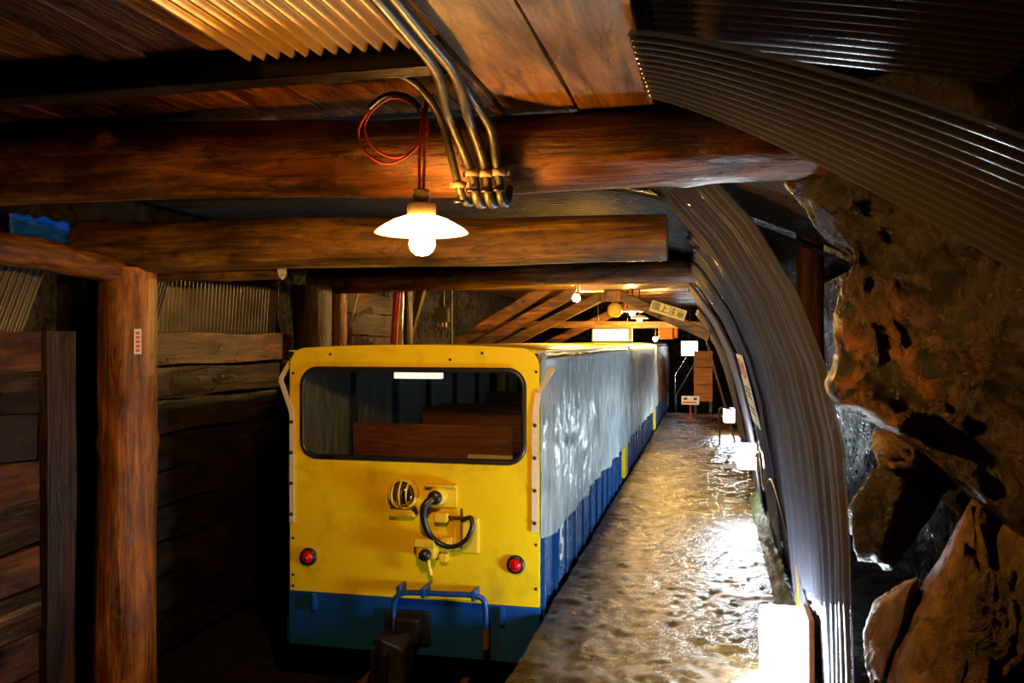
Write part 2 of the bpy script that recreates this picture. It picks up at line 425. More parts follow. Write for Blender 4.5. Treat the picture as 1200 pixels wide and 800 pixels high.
# ---- right rock wall: path in plan for each height
def sil(z): return lin(z, [-.7, .3, .8, 1.07, 1.45, 1.9, 2.2, 2.6, 3.0], [1.15, 1.05, .86, .66, .52, .42, .26, .10, -.1])
def rockpath(s, z):
    c = sil(z); far = 1.32-.25*max(0, z-1.6)
    P = [(1.25, -2.6), (1.2, 1.5), (max(c+.50, 1.0), 2.62), (c+.26, 2.94), (c+.03, 3.05), (c, 3.16), (c+.14, 3.34), (max(c+.45, .95), 3.62), (far, 4.1), (far, 8), (far, 22)]
    S_ = [0, .12, .26, .42, .55, .62, .70, .78, .84, .92, 1.]
    x = lin(s, S_, [p[0] for p in P]); y = lin(s, S_, [p[1] for p in P]); return x, y
def frock(u, v):
    z = -.7+v*3.7
    x, y = rockpath(u, z); xa, ya = rockpath(max(0, u-.02), z); xb, yb = rockpath(min(1, u+.02), z)
    t = Vector((xb-xa, yb-ya, 0)).normalized(); n = Vector((-t.y, t.x, 0))
    p = Vector((x, y, z)); q = p*1.0
    near = 1 if y < 4.5 else .7
    d = .05*(noise.multi_fractal(q*1.7+Vector((3, 1, 5)), 1., 2., 3)-1.)+.035*fbm(q*4.1, 6)
    c = noise.voronoi(q*2.6+Vector((.3, .7, .1)))[0]
    d += .15*(.40-c[0])+.025*(.5-abs(fbm(q*9, 4)))
    # the wet ledge running down to the right, undercut below
    line = 1.37-(x-.55)*.95
    if 2.5 < y < 3.3:
        w = min(1, (3.3-y)/.10, (y-2.5)/.25)
        e = (z-line)
        d += w*(.09*math.exp(-((e-.04)/.06)**2)-.14*math.exp(-((e+.11)/.08)**2))
    return p+n*d*near
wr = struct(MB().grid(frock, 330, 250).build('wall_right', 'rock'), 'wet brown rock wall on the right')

# ---- left wall: backing rock, planks in bays
wl = MB().grid(lambda u, v: Vector((-3.78-.06*fbm((u*20, v*4, 1), 4), -2.6+u*26.8, -.7+v*3.4)), 120, 24).build('wall_left', 'rock_dark')
struct(wl, 'timber plank wall on the left of the track')
rows = [1.66, 1.43, 1.20, .96, .72, .48, .24, 0, -.24, -.52]
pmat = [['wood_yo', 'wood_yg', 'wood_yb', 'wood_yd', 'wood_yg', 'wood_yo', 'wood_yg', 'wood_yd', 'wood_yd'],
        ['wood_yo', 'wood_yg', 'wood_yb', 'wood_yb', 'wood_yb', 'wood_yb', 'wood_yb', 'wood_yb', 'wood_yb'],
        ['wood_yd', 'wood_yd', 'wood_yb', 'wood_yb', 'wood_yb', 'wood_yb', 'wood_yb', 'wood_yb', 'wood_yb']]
k = 0
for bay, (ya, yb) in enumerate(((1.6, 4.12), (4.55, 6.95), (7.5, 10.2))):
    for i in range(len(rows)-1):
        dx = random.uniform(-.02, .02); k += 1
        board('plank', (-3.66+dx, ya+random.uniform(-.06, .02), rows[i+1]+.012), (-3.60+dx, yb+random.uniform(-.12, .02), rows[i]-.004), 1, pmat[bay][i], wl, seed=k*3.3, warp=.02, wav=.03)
for i, z in enumerate((1.67, 1.90)):
    board('plank', (-3.67, 7.5, z), (-3.61, 10.2, z+.22), 1, 'wood_yd', wl, seed=700+i, warp=.02, wav=.02)
board('upright_board', (-3.62, 4.02, -.6), (-3.56, 4.24, 1.66), 2, 'wood_zd', wl, 91)

# ---- corrugated pieces
def corr(fn, L_, W_, pitch, amp, name, mat, parent=None, ns=14, solid=.003, per=8):
    """fn(s in 0..1 along the ridges, t in metres across) -> point, normal ; wave across t"""
    nw = max(8, int(W_/pitch*per))
    def g(u, v):
        p, n = fn(u, v*W_); return Vector(p)+Vector(n)*amp*math.cos(2*PI*v*W_/pitch)
    return MB().grid(g, ns, nw).build(name, mat, parent, solid=solid)
# upper left wall sheets, ridges leaning
corr(lambda s, t: ((-3.68+.05*s, 1.7+t+.16*s, 1.62+.46*s), (1, 0, 0)), .46, 2.25, .050, .011, 'corrugated_panel', 'galv_old', wl)
corr(lambda s, t: ((-3.66+.03*s, 4.55+t*.55+.14*s, 1.64+.42*s), (1, 0, 0)), .46, 1.0, .060, .012, 'corrugated_panel', 'galv_old', wl)
corr(lambda s, t: ((-3.70+.03*s, 5.05+t, 1.64+.42*s), (1, 0, 0)), .46, 1.75, .050, .010, 'corrugated_panel', 'galv_old', wl)

# ---- ceiling: rock backing above everything, boards and sheets as pieces
ce = MB().grid(lambda u, v: Vector((-4.2+u*6, -2.6+v*26.8, 2.80+.10*fbm((u*9, v*36, 5), 4)-.25*max(0, (u-.72))*4)), 70, 160).build('ceiling', 'rock_dark')
struct(ce, 'low tunnel ceiling of dark boards and corrugated sheets')
x = -3.6; k = 100
while x < -1.45:
    w = random.uniform(.19, .27); w = min(w, -1.40-x)
    board('plank', (x+.006, 1.1, 2.52+random.uniform(-.012, .012)), (x+w, 2.47, 2.56), 1, random.choice(['wood_yo', 'wood_yo', 'wood_yd']), ce, k, .012, wav=.006); k += 1; x += w
corr(lambda s, t: ((-1.40+t, 1.1+1.38*s, 2.49), (0, 0, -1)), 1.4, .78, .048, .014, 'corrugated_panel', 'galv_warm', ce, ns=4)
x = -3.0
while x < -.75:
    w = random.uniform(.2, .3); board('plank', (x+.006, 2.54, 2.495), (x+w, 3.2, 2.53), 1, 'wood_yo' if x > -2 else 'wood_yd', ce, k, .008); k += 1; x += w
# two wide pale boards overhead
board('wide_board', (-.700, 1.2, 2.415), (-.452, 3.14, 2.452), 1, 'wood_y', ce, 201, .006, Euler((math.radians(.6), 0, 0)).to_matrix())
board('wide_board', (-.440, 1.2, 2.405), (-.178, 3.20, 2.442), 1, 'wood_y', ce, 207, .006, Euler((math.radians(.3), 0, 0)).to_matrix())
board('narrow_strip', (-.735, 2.2, 2.40), (-.705, 3.08, 2.43), 1, 'wood_y', ce, 211, .004)
# black ribbed sheet between the log beams, bending down to the right
def dz(x): return 2.46-.0*x if x < -1 else 2.46-.30*max(0, x+1.0)**1.8*.62
def dark_sheet(x0, x1, y0, y1, z0, name='corrugated_panel', mat='sheet_dark', pitch=.06, amp=.009):
    def fn(s, t):
        x = x0+(x1-x0)*s; return (x, y0+t, dz(x)+z0), (0, 0, 1)
    return corr(fn, x1-x0, y1-y0, pitch, amp, name, mat, ce, ns=36)
dark_sheet(-3.3, .75, 3.16, 4.40, .03)
dark_sheet(-3.4, .70, 4.45, 5.9, -.01)
dark_sheet(-3.4, .70, 5.8, 7.3, .02)
# boards across, far bays, seen from below with light
for j, y in enumerate([7.45+.24*i for i in range(10)]):
    board('plank', (-3.5, y, 2.20+.002*(j % 3)), (.05, y+.225, 2.235), 0, 'wood_x2' if j % 3 else 'wood_x', ce, 230+j, .01)
for j, y in enumerate([9.9+.5*i for i in range(22)]):
    board('plank', (-3.6, y, 2.42+.004*(j % 3)), (.5, y+.48, 2.46), 0, 'wood_x', ce, 260+j, .01)
# ---- far end wall
we = MB().grid(lambda u, v: Vector((-4.2+u*5.8, 22.6+.25*fbm((u*7, v*5, 2), 5), -.7+v*3.6)), 60, 40).build('wall_back', 'rock')
struct(we, 'rock face at the far end of the tunnel')

# ================================================================== TIMBERS
log('log_beam', (-3.25, 3.05, 2.335), (.55, 3.05, 2.275), .165, .125, 'wood_x', 'thick dark brown log beam directly behind the conduits and coiled wire', 'beam', bow=.03, seed=3, rings=90)
log('log_beam', (-3.62, 4.42, 2.165), (-.20, 4.42, 2.125), .16, .115, 'wood_x2', 'barked log beam behind the hanging lamp, resting on the left post', 'beam', bow=.03, seed=11, rings=90)
log('log_beam', (-3.6, 7.34, 2.16), (.0, 7.30, 2.20), .115, .10, 'wood_x', 'dark log beam above the train windshield, third from the camera', 'beam', bow=.02, seed=17)
log('log_pole', (-3.4, 4.72, 2.02), (-2.48, 4.66, 2.02), .045, .05, 'wood_x2', 'thin tan pole lying just under the barked log beam', 'pole', bow=.02, seed=23)
o = MB().box((-3.6, 2.44, 2.425), (-.74, 2.53, 2.51)).build('ceiling_batten', 'black_wood', bevel=.006)
tag(o, 'black square batten across the corrugated ceiling near the top edge', 'batten')
log('timber_post', (-3.36, 4.40, -.66), (-3.335, 4.40, 2.03), .175, .158, 'wood_z', 'stout orange brown timber post with a white paper label', 'post', bow=.015, seed=5, rings=70, knots=7)
log('timber_post', (-3.44, 7.0, -.66), (-3.44, 7.05, 2.10), .16, .15, 'wood_zd', 'nearly black timber post just left of the train', 'post', bow=.015, seed=31)
log('timber_post', (-3.42, 7.55, -.66), (-3.42, 7.55, 2.12), .07, .07, 'wood_z', 'slim orange timber post behind the black post', 'post', bow=.01, seed=37)
log('wall_plate_log', (-3.32, 1.9, 2.16), (-3.34, 4.30, 1.99), .085, .075, 'wood_y' if False else 'wood_yo', 'slanting brown log running into the top of the left post', 'log', bow=.03, seed=41)
log('timber_post', (.50, 4.55, -.10), (.50, 4.55, 2.25), .065, .065, 'wood_z', 'narrow red brown post behind the near arched sheet', 'post', bow=.01, seed=43)
log('timber_post', (-2.99, 8.2, -.6), (-2.97, 8.2, 2.2), .05, .05, 'wood_zd', 'thin dark post beside the red pipe above the train', 'post', bow=.01, seed=47)
# gable frames further in
def gable(y, apex, lf, rf, label, sd, m='wood_x'):
    t = thing('gable_frame' if rf else 'raking_frame', (apex[0], y, 0), label, 'timber frame', 'slanting roof frames beyond the train')
    r_ = MB(); r_.bar((apex[0]+.05, y, apex[1]), (lf[0], y, lf[1]), .13, .14, (0, 1, 0)); r_.build('rafter', m, t, bevel=.015)
    if rf: r_ = MB(); r_.bar((apex[0]-.05, y, apex[1]), (rf[0], y, rf[1]), .13, .12, (0, 1, 0)); r_.build('rafter', m, t, bevel=.015)
    r_ = MB(); r_.tube([(lf[0], y, -.62), (lf[0], y, lf[1]+.05)], .09, 14); r_.build('post', 'wood_zd', t)
    if not rf: return t
    r_ = MB(); r_.box((apex[0]-.14, y-.10, apex[1]-.16), (apex[0]+.14, y-.07, apex[1]-.02)); r_.build('gusset', 'wood_z', t, bevel=.005)
    return t
gable(9.92, (-1.80, 2.30), (-3.3, 1.36), None, 'nearest slanting roof timber, half hidden above the train roof', 1)
gable(10.4, (-1.50, 2.30), (-3.35, 1.26), None, 'second slanting roof timber above the train roof', 2)
gable(11.0, (-1.22, 2.27), (-3.3, 1.22), (.02, 1.66), 'gabled timber frame under the black lettered warning sign', 3, 'wood_x2')
gable(14.0, (-1.20, 2.25), (-3.3, 1.22), (.05, 1.72), 'farthest gabled timber frame near the lit sign box', 4)
o = MB(); o.bar((-3.2, 12.4, 1.86), (.25, 12.4, 1.83), .10, .10); tag(o.build('tie_beam', 'wood_x2', bevel=.01), 'low tie beam above the lit yellow sign box', 'beam')

# ================================================================== ARCHED SHEETS ON THE RIGHT
ZS = [-.02, .16, .70, 1.17, 1.49, 1.80, 2.10, 2.38, 2.50]
XS = [.555, .552, .541, .507, .439, .319, .143, -.091, -.24]
def arch_x(z, y, near=False):
    x = lin(z, ZS, XS)
    flare = lin(y, [3.4, 3.8, 4.2, 4.7, 20], [.10, 0, -.055, -.10, -.10])
    if near: flare = lin(y, [3.4, 3.8, 4.62], [.08, 0, -.175])
    inw = 0 if near else lin(y, [4.5, 5.5, 7, 10, 14, 20], [-.02, -.08, -.11, -.18, -.28, -.36])*max(0, z)/1.8
    return x+flare*min(1, .55+z*.45/1.2)+inw
def arch_sheet(y0, y1, off, z_top, label, mat, pitch=.042, amp=.0065, lean=0., z_bot=0.0, cat='plastic sheet', near=False):
    Ptop = z_top; P = catmull([(arch_x(z, 3.8), 0, z) for z in ZS], 10)
    def fn(s, t):
        z = z_bot+(Ptop-z_bot)*s + lean*t*s
        y = y0+t
        x = arch_x(z, y, near)+off
        dxdz = (arch_x(z+.06, y, near)-arch_x(z-.06, y, near))/.12
        n = Vector((-1, 0, dxdz)).normalized()
        x += .012*fbm((y*1.1+off*30, z*1.3, 4.), 2)+.010*math.sin(y*21+1.1*math.sin(z*1.7)+off*40)*min(1, max(.15, z))
        return (x, y, z), n
    o = corr(fn, 1, y1-y0, pitch, amp, 'arched_sheet', mat, ns=60)
    return tag(o, label, cat, 'arched corrugated sheets along the platform wall')
arch_sheet(3.66, 4.62, .0, 2.40, 'nearest clear arched corrugated sheet, flaring towards the camera', 'arch_clear', lean=.10, near=True, pitch=.075, amp=.008)
arch_sheet(4.56, 5.50, .06, 2.26, 'brown arched corrugated sheet set back behind the nearest clear one', 'arch_brown')
arch_sheet(5.35, 6.45, .05, 2.20, 'arched corrugated sheet just before the white poster', 'arch_clear')
arch_sheet(6.30, 7.40, .02, 2.18, 'arched corrugated sheet carrying the white poster', 'arch_brown')
arch_sheet(7.25, 8.50, .06, 2.16, 'arched corrugated sheet over the middle wall light', 'arch_clear')
arch_sheet(8.35, 9.60, .0, 2.16, 'arched corrugated sheet just past the middle wall light', 'arch_brown')
arch_sheet(9.45, 10.9, .04, 2.10, 'arched corrugated sheet beside the gabled frame with the sign', 'arch_brown')
arch_sheet(10.8, 12.6, .0, 2.0, 'second farthest arched corrugated sheet along the platform', 'arch_brown')
arch_sheet(12.5, 14.2, .03, 1.9, 'farthest arched corrugated sheet before the end of the platform', 'arch_brown')
# boarded section far right
t = thing('board_lining', (.35, 16.0, 0), 'orange brown plank lining on the platform wall at the far end', 'plank lining')
for i in range(8):
    y = 14.35+i*.45; b_ = MB(); b_.bar((.42, y, -.01), (-.06, y, 1.72), .43, .03, (1, 0, .3)); b_.build('plank', 'wood_zd' if i % 3 == 0 else 'wood_z', t, bevel=.004)

# overhead sheets right of the pale boards
def overs(fnz, y0, y1, x0, x1, label, mat, pitch=.052, amp=.010):
    W_ = y1-y0
    def fn(s, t):
        x = x0+(x1-x0)*s; y = y0+t; return (x, y, fnz(x, t/W_)), (-.2, 0, -1)
    o = corr(fn, 1, W_, pitch, amp, 'overhead_sheet', mat, ns=44)
    return tag(o, label, 'plastic sheet')
def over_z(x, t):
    q = max(0, x+.18); return (2.36-.36*q**1.3)*(1-t)+(2.38-.54*q**1.2)*t
overs(over_z, 2.10, 2.76, -.19, .96, 'smoky clear corrugated sheet curving down to the rock at top right', 'over_sheet')
overs(lambda x, t: 2.535-.17*max(0, x+.2)**1.2, 1.75, 2.74, -.17, .84, 'dark corrugated sheet at the top right corner with blue sheen', 'sheet_smoke', pitch=.058, amp=.012)
overs(lambda x, t: 2.46-.10*max(0, x+.2), 2.80, 3.02, -.17, .40, 'small dark ribbed sheet between pale board and rock', 'sheet_smoke', pitch=.04, amp=.007)

# ================================================================== BOULDERS ON THE RIGHT
def boulder(c, size, rot, label, seed, mat='boulder', rough=.22):
    n, m_ = 40, 30; R_ = Euler(rot).to_matrix()
    def g(u, v):
        a = 2*PI*u; b = PI*(v-.5)
        d = Vector((math.cos(b)*math.cos(a), math.cos(b)*math.sin(a), math.sin(b)))
        f = 1+rough*fbm(d*1.1+Vector((seed, 0, 0)), 3)+.10*fbm(d*3.5+Vector((seed, 3, 0)), 4)
        # flat chipped facets
        for k in range(7):
            rn = random.Random(seed*31+k); fd = Vector((rn.uniform(-1,1), rn.uniform(-1,1), rn.uniform(-1,1))).normalized()
            cc = d.dot(fd)
            if cc > .55: f = min(f, .72/cc*(1+.05*fbm(d*6+Vector((seed, 0, 1)), 3)))
        return Vector(c)+R_@Vector((d.x*size[0]*f, d.y*size[1]*f, d.z*size[2]*f))
    o = MB().grid(g, n, m_).build('boulder', mat)
    return tag(o, label, 'rock', 'loose rocks at the foot of the rock wall')
boulder((.74, 3.05, .46), (.15, .20, .68), (.1, .16, .3), 'tall tan slab of rock leaning at the lower right', 2)
boulder((.93, 3.0, .74), (.095, .14, .40), (0, .28, .2), 'upright tan rock right of the tall leaning slab', 5)
boulder((.62, 3.2, .60), (.07, .12, .22), (.2, .3, .1), 'small brown rock against the left of the leaning slab', 9)
boulder((.83, 2.98, .66), (.13, .14, .25), (.3, -.1, .6), 'rounded brown rock wedged between two upright tan rocks', 12)
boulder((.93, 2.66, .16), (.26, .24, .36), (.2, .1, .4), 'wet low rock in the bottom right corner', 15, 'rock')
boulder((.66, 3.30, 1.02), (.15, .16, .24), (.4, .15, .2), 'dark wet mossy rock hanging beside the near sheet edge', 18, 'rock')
boulder((.63, 3.14, 1.22), (.10, .10, .07), (.3, .5, .5), 'flat tan rock just under the shining wet ledge', 21)

# ================================================================== TRAIN
XL, XR = -2.575, -.972; XC = (XL+XR)/2
def rrect(x0, x1, z0, z1, rb, rt, nc=8, ne=10, crown=0.):
    pts = []
    def edge(a, b):
        for i in range(ne): pts.append((a[0]+(b[0]-a[0])*i/ne, a[1]+(b[1]-a[1])*i/ne))
    def corner(cx, cz, r, a0):
        for i in range(nc): a = a0+PI/2*i/nc; pts.append((cx+r*math.cos(a), cz+r*math.sin(a)))
    edge((x0+rb, z0), (x1-rb, z0)); corner(x1-rb, z0+rb, rb, -PI/2)
    edge((x1, z0+rb), (x1, z1-rt)); corner(x1-rt, z1-rt, rt, 0)
    edge((x1-rt, z1), (x0+rt, z1)); corner(x0+rt, z1-rt, rt, PI/2)
    edge((x0, z1-rt), (x0, z0+rb)); corner(x0+rb, z0+rb, rb, PI)
    if crown:
        xc = (x0+x1)/2; hw = (x1-x0)/2
        pts = [(x, z+(crown*(1-((x-xc)/hw)**2) if z > z1-rt-.001 else 0)) for x, z in pts]
    return pts
WX0, WX1, WZ0, WZ1 = -2.487, -1.064, .880, 1.428
def end_panel(y, th, name, mat, parent):
    o = rrect(XL, XR, .03, 1.555, .004, .105, crown=.025); i = rrect(WX0, WX1, WZ0, WZ1, .10, .10); n = len(o)
    V = [Vector((x, y, z)) for x, z in o]+[Vector((x, y, z)) for x, z in i]+[Vector((x, y+th, z)) for x, z in o]+[Vector((x, y+th, z)) for x, z in i]
    F = []
    for k in range(n):
        j = (k+1) % n
        F += [(k, j, n+j, n+k), (2*n+j, 2*n+k, 3*n+k, 3*n+j), (j, k, 2*n+k, 2*n+j), (n+k, n+j, 3*n+j, 3*n+k)]
    return MB().add(V, F).build(name, mat, parent)
def front_window(y, parent):
    i = rrect(WX0, WX1, WZ0, WZ1, .10, .10)
    g = MB(); n = len(i)
    g.add([Vector((x, y+.018, z)) for x, z in i]+[Vector((x, y+.024, z)) for x, z in i], [tuple(range(n)), tuple(range(2*n-1, n-1, -1))])
    w = g.build('windshield', 'glass', parent)
    P = [Vector((x, y-.004, z)) for x, z in i]+[Vector((i[0][0], y-.004, i[0][1])), Vector((i[1][0], y-.004, i[1][1]))]
    MB().tube(P, .017, 8, False).build('gasket', 'black', w)
    return w
def curtain(x, y0, y1, z0, z1, sgn, mat, parent, seed):
    def g(u, v):
        y = y0+(y1-y0)*u; z = z1+(z0-z1)*v
        f = .020*fbm((y*3.2+seed, z*.5, 1), 3)+.018*fbm((y*9+seed, z*2.4, 5), 5)
        f += .008*math.sin(y*9+1.3*fbm((y, z, seed), 2))*v
        zz = z+.012*fbm((y*1.7, seed, 2), 2)*v
        k_ = min(1, .12+u*(y1-y0)/.16)
        return Vector((x+sgn*(.062*k_+1.5*f*k_*(.25+.75*min(1, v*3))), y, zz))
    return MB().grid(g, 260, 60).build('side_curtain', mat, parent, solid=.003)
def coach(Y, Ln, label, first=False, tarp='tarp'):
    t = thing('mine_train_coach', (XC, Y, -.32), label, 'train coach', 'coaches of the mine train')
    y0, y1 = Y, Y+Ln
    end_panel(y0, .035, 'front_panel', 'yellow', t); front_window(y0, t)
    end_panel(y1-.035, .035, 'rear_panel', 'yellow', t)
    s_ = MB().box((XL-.004, y0-.006, -.305), (XR+.004, y0+.034, .032)); s_.build('front_skirt', 'blue', t, bevel=.004)
    s_ = MB().box((XL, y1-.034, -.305), (XR, y1+.006, .032)); s_.build('rear_skirt', 'blue', t, bevel=.004)
    MB().box((XL+.03, y0+.05, -.20), (XR-.03, y1-.05, -.14)).build('floor_plate', 'iron', t)
    # sides
    for sgn, xs in ((1, XR), (-1, XL)):
        sp = MB().box((xs-.02 if sgn > 0 else xs+.004, y0+.036, -.14), (xs-.004 if sgn > 0 else xs+.02, y1-.036, .60)).build('side_panel', 'blue_side', t)
        a = xs-.004 if sgn > 0 else xs-.022
        nr = 13 if sgn > 0 else 0
        for k in range(nr):
            yy = y0+.10+(Ln-.25)*k/(nr-1)
            MB().box((a, yy, -.12), (a+.020, yy+.045, .56)).build('rib', 'blue_side', sp, bevel=.003)
            if k < nr-1:
                MB().lathe([(.0, .010), (.012, .010), (.014, 0)], (xs-.003, yy+.24, .02), 'x', 8).build('bolt', 'blue_side', sp)
        MB().box((min(xs-.01, xs+.035*sgn), y0+.02, -.305), (max(xs-.01, xs+.035*sgn), y1-.02, -.14)).build('sill', 'blue_side', sp, bevel=.006)
        for k in range(7):
            yy = y0+.06+(Ln-.16)*k/6
            MB().box((xs-.05 if sgn > 0 else xs+.008, yy, .58), (xs-.008 if sgn > 0 else xs+.05, yy+.045, 1.50)).build('post', 'blue_post', t)
        curtain(xs, y0+.012, y1-.05, .44, 1.50, sgn, tarp, t, Y+sgn)
        MB().tube([(xs+.012*sgn, y0+.03+(Ln-.06)*q/30, 1.512+.006*math.sin(q*2.1)) for q in range(31)], .026, 10).build('curtain_roll', 'tarp' if sgn > 0 else 'black', t)
    MB().box((XR-.01, y1-.34, .02), (XR+.035, y1+.004, .52)).build('end_plate', 'yellow', t, bevel=.004)
    # roof
    def rf(u, v):
        x = XL+.03+(XR-XL-.06)*v; return Vector((x, y0+.03+(Ln-.06)*u, 1.535+.035*(1-((x-XC)/.8)**2)))
    MB().grid(rf, 6, 14).build('roof', 'yellow', t, solid=.02)
    for sgn, xs in ((1, XR), (-1, XL)):
        MB().box((xs-.03, y0+.04, 1.525), (xs+.03, y1-.04, 1.545)).build('roof_edge', 'white' if sgn > 0 else 'yellow', t, bevel=.004)
    # benches
    for k, yb in enumerate((.75, 1.75, 2.75, 3.75, 4.75)):
        b_ = thing_part = MB().box((XL+.10 if k % 2 == 0 else XL+.28, y0+yb, .62), (XR-.34 if k % 2 == 0 else XR-.06, y0+yb+.035, 1.02 if k % 2 == 0 else 1.07)).build('bench_back', 'wood_seat', t, bevel=.006)
        MB().box((XL+.12, y0+yb-.36, .30), (XR-.12, y0+yb-.01, .34)).build('bench_seat', 'wood_seat', b_, bevel=.006)
    MB().box((-2.11, y0+.60, 1.345), (-1.77, y0+.66, 1.388)).build('ceiling_light', 'coach_tube', t, bevel=.006)
    # running gear
    for yw in (.9, Ln-.9):
        ax = MB().tube([(XC-.36, y0+yw, -.40), (XC+.36, y0+yw, -.40)], .03, 10).build('axle', 'iron', t)
        for xw in (-.31, .31):
            MB().lathe([(.03, -.03), (.16, -.03), (.16, .01), (.185, .015), (.185, .03), (.03, .03)], (XC+xw, y0+yw, -.40), 'x', 24).build('wheel', 'iron', ax)
    return t
YF = 4.94
c1 = coach(YF, 5.3, 'yellow and blue mine train coach in front, its windshield facing the camera', True)
c2 = coach(10.56, 5.2, 'second mine train coach with silver side curtain, behind the front coach')
c3 = coach(16.10, 5.2, 'last mine train coach with a pinkish side curtain, at the far end', tarp='tarp_brown')
# the number on the side
R_side = Matrix(((0, 0, 1, 0), (1, 0, 0, 0), (0, 1, 0, 0), (0, 0, 0, 1)))
text('number', '5', .33, Matrix.Translation((XR+.030, 5.56, .27)) @ R_side, 'paper', c1)
MB().box((XR-.003, 5.455, .04), (XR+.0295, 5.68, .42)).build('number_plate', 'blue_side', c1)
# straps at the curtain edges
def strap(P, w, d=(0, -1, 0)):
    mb = MB()
    for a, b in zip(P[:-1], P[1:]): mb.bar(a, b, w, .008, d)
    s_ = mb.build('strap', 'white', c1)
    for i in range(4):
        f = .08+.28*i; p = Vector(P[0]).lerp(Vector(P[1]), f); MB().lathe([(.0, -.010), (.010, -.010), (.012, 0)], p+Vector((0, -.004, 0)), 'y', 8).build('bolt', 'black', s_)
strap([(-.996, YF-.012, .475), (-.994, YF-.012, 1.16), (-.975, YF-.006, 1.30), (-.91, YF+.10, 1.44)], .036)
strap([(-2.556, YF-.012, .46), (-2.556, YF-.012, 1.15), (-2.64, YF+.0, 1.36), (-2.60, YF+.05, 1.47)], .030)
for (x, z) in [(-.990, 1.42), (-.990, .40), (-.990, .14), (-2.553, 1.40), (-2.553, 1.02), (-2.553, .66), (-2.553, .36), (-2.553, .13), (-2.553, .06), (-2.30, 1.52), (-1.52, 1.49), (-1.32, 1.53)]:
    MB().lathe([(.0, -.005), (.008, -.005), (.009, 0)], (x, YF, z), 'y', 10).build('bolt', 'iron', c1)
# tail lamps
for x, z in ((-2.446, .250), (-1.113, .278)):
    tl = MB().lathe([(.036, -.02), (.052, -.022), (.056, 0)], (x, YF, z), 'y', 24).build('tail_lamp', 'black', c1)
    MB().lathe([(.001, -.046), (.018, -.043), (.032, -.034), (.040, -.018), (.042, 0)], (x, YF, z), 'y', 24).build('lens', 'red_lens', tl)
    MB().lathe([(.001, -.050), (.012, -.048), (.014, -.040)], (x+.004, YF, z-.004), 'y', 12).build('reflector', 'red_lens', tl)
# headlamp with its cage
hx, hz = -1.806, .675
h = MB().lathe([(.001, -.02), (.092, -.02), (.096, -.055), (.086, -.075), (.080, -.070), (.080, -.045), (.001, -.045)], (hx, YF+.02, hz), 'y', 32).build('headlamp', 'yellow_box', c1)
MB().lathe([(.001, -.100), (.03, -.097), (.055, -.086), (.072, -.066), (.076, -.05)], (hx, YF+.01, hz), 'y', 28).build('lens', 'chrome', h)
for dx in (-.045, 0., .045):
    P = []
    for i in range(13):
        a = -1.25+2.5*i/12; rr = math.sqrt(max(.0001, .084**2-dx*dx)); P.append((hx+dx, YF-.045-.07*math.cos(a), hz+rr*math.sin(a)))
    MB().tube(P, .0055, 6).build('cage_bar', 'yellow_box', h)
MB().tube([(hx+.084*math.cos(2*PI*i/28), YF-.055, hz+.084*math.sin(2*PI*i/28)) for i in range(29)], .007, 6, False).build('cage_ring', 'yellow_box', h)
MB().box((hx-.08, YF-.06, hz-.135), (hx+.075, YF+.002, hz-.095)).build('bracket', 'yellow_box', h, bevel=.004)
MB().tube([(hx+.075, YF-.05, hz-.085), (hx+.075, YF-.02, hz-.115)], .018, 10).build('wing_nut', 'iron', h)
# socket and jumper cable assembly
s = MB().box((-1.640, YF-.018, .60), (-1.475, YF+.002, .735)).build('socket_mount', 'yellow_box', c1, bevel=.004)
MB().box((-1.665, YF-.055, .725), (-1.475, YF+.002, .742)).build('rain_hood', 'yellow_box', s, bevel=.003)
MB().lathe([(.001, -.075), (.050, -.075), (.056, -.065), (.058, 0)], (-1.585, YF, .672), 'y', 24).build('socket_ring', 'yellow_box', s)
MB().lathe([(.001, -.11), (.034, -.11), (.042, -.10), (.044, -.07)], (-1.590, YF, .668), 'y', 20).build('plug', 'black', s)
cab = catmull([(-1.60, YF-.10, .665), (-1.640, YF-.13, .62), (-1.645, YF-.12, .54), (-1.615, YF-.10, .45), (-1.55, YF-.09, .395), (-1.47, YF-.09, .385), (-1.395, YF-.085, .43), (-1.362, YF-.075, .505), (-1.372, YF-.06, .553), (-1.405, YF-.04, .545), (-1.435, YF-.025, .53)], 8)
nc = len(cab)
MB().tube(cab, [.026-.012*min(1, i/(nc*.5)) for i in range(nc)], 12).build('jumper_cable', 'black', c1)
bx = MB().box((-1.605, YF-.06, .515), (-1.52, YF+.002, .575)).build('junction_box', 'yellow_box', c1, bevel=.01)
MB().tube([(-1.52, YF-.03, .545), (-1.43, YF-.03, .545)], .010, 8).build('pipe', 'rust', bx)
MB().tube([(-1.440, YF-.028, .60), (-1.437, YF-.028, .36)], .008, 8).build('rod', 'rust', bx)
pl_ = MB().box((-1.50, YF-.02, .33), (-1.335, YF+.002, .545)).build('cover_plate', 'yellow_box', c1, bevel=.012)
MB().box((-1.57, YF-.035, .345), (-1.50, YF+.002, .425)).build('hinge_plate', 'yellow_box', pl_, bevel=.006)
MB().lathe([(.001, -.05), (.012, -.05), (.014, -.03)], (-1.535, YF, .385), 'y', 10).build('bolt', 'yellow_box', pl_)
sb = MB().box((-1.705, YF-.10, .30), (-1.585, YF+.002, .415)).build('switch_box', 'yellow_box', c1, bevel=.010)
MB().box((-1.712, YF-.112, .375), (-1.582, YF+.002, .425)).build('lid', 'yellow_box', sb, bevel=.006)
MB().lathe([(.001, -.05), (.028, -.045), (.036, -.03), (.036, 0)], (-1.640, YF-.10, .332), 'y', 18).build('knob', 'black', sb)
MB().tube([(-1.632, YF-.09, .30), (-1.625, YF-.085, .25), (-1.615, YF-.08, .205)], .014, 8).build('lever', 'yellow_box', sb)
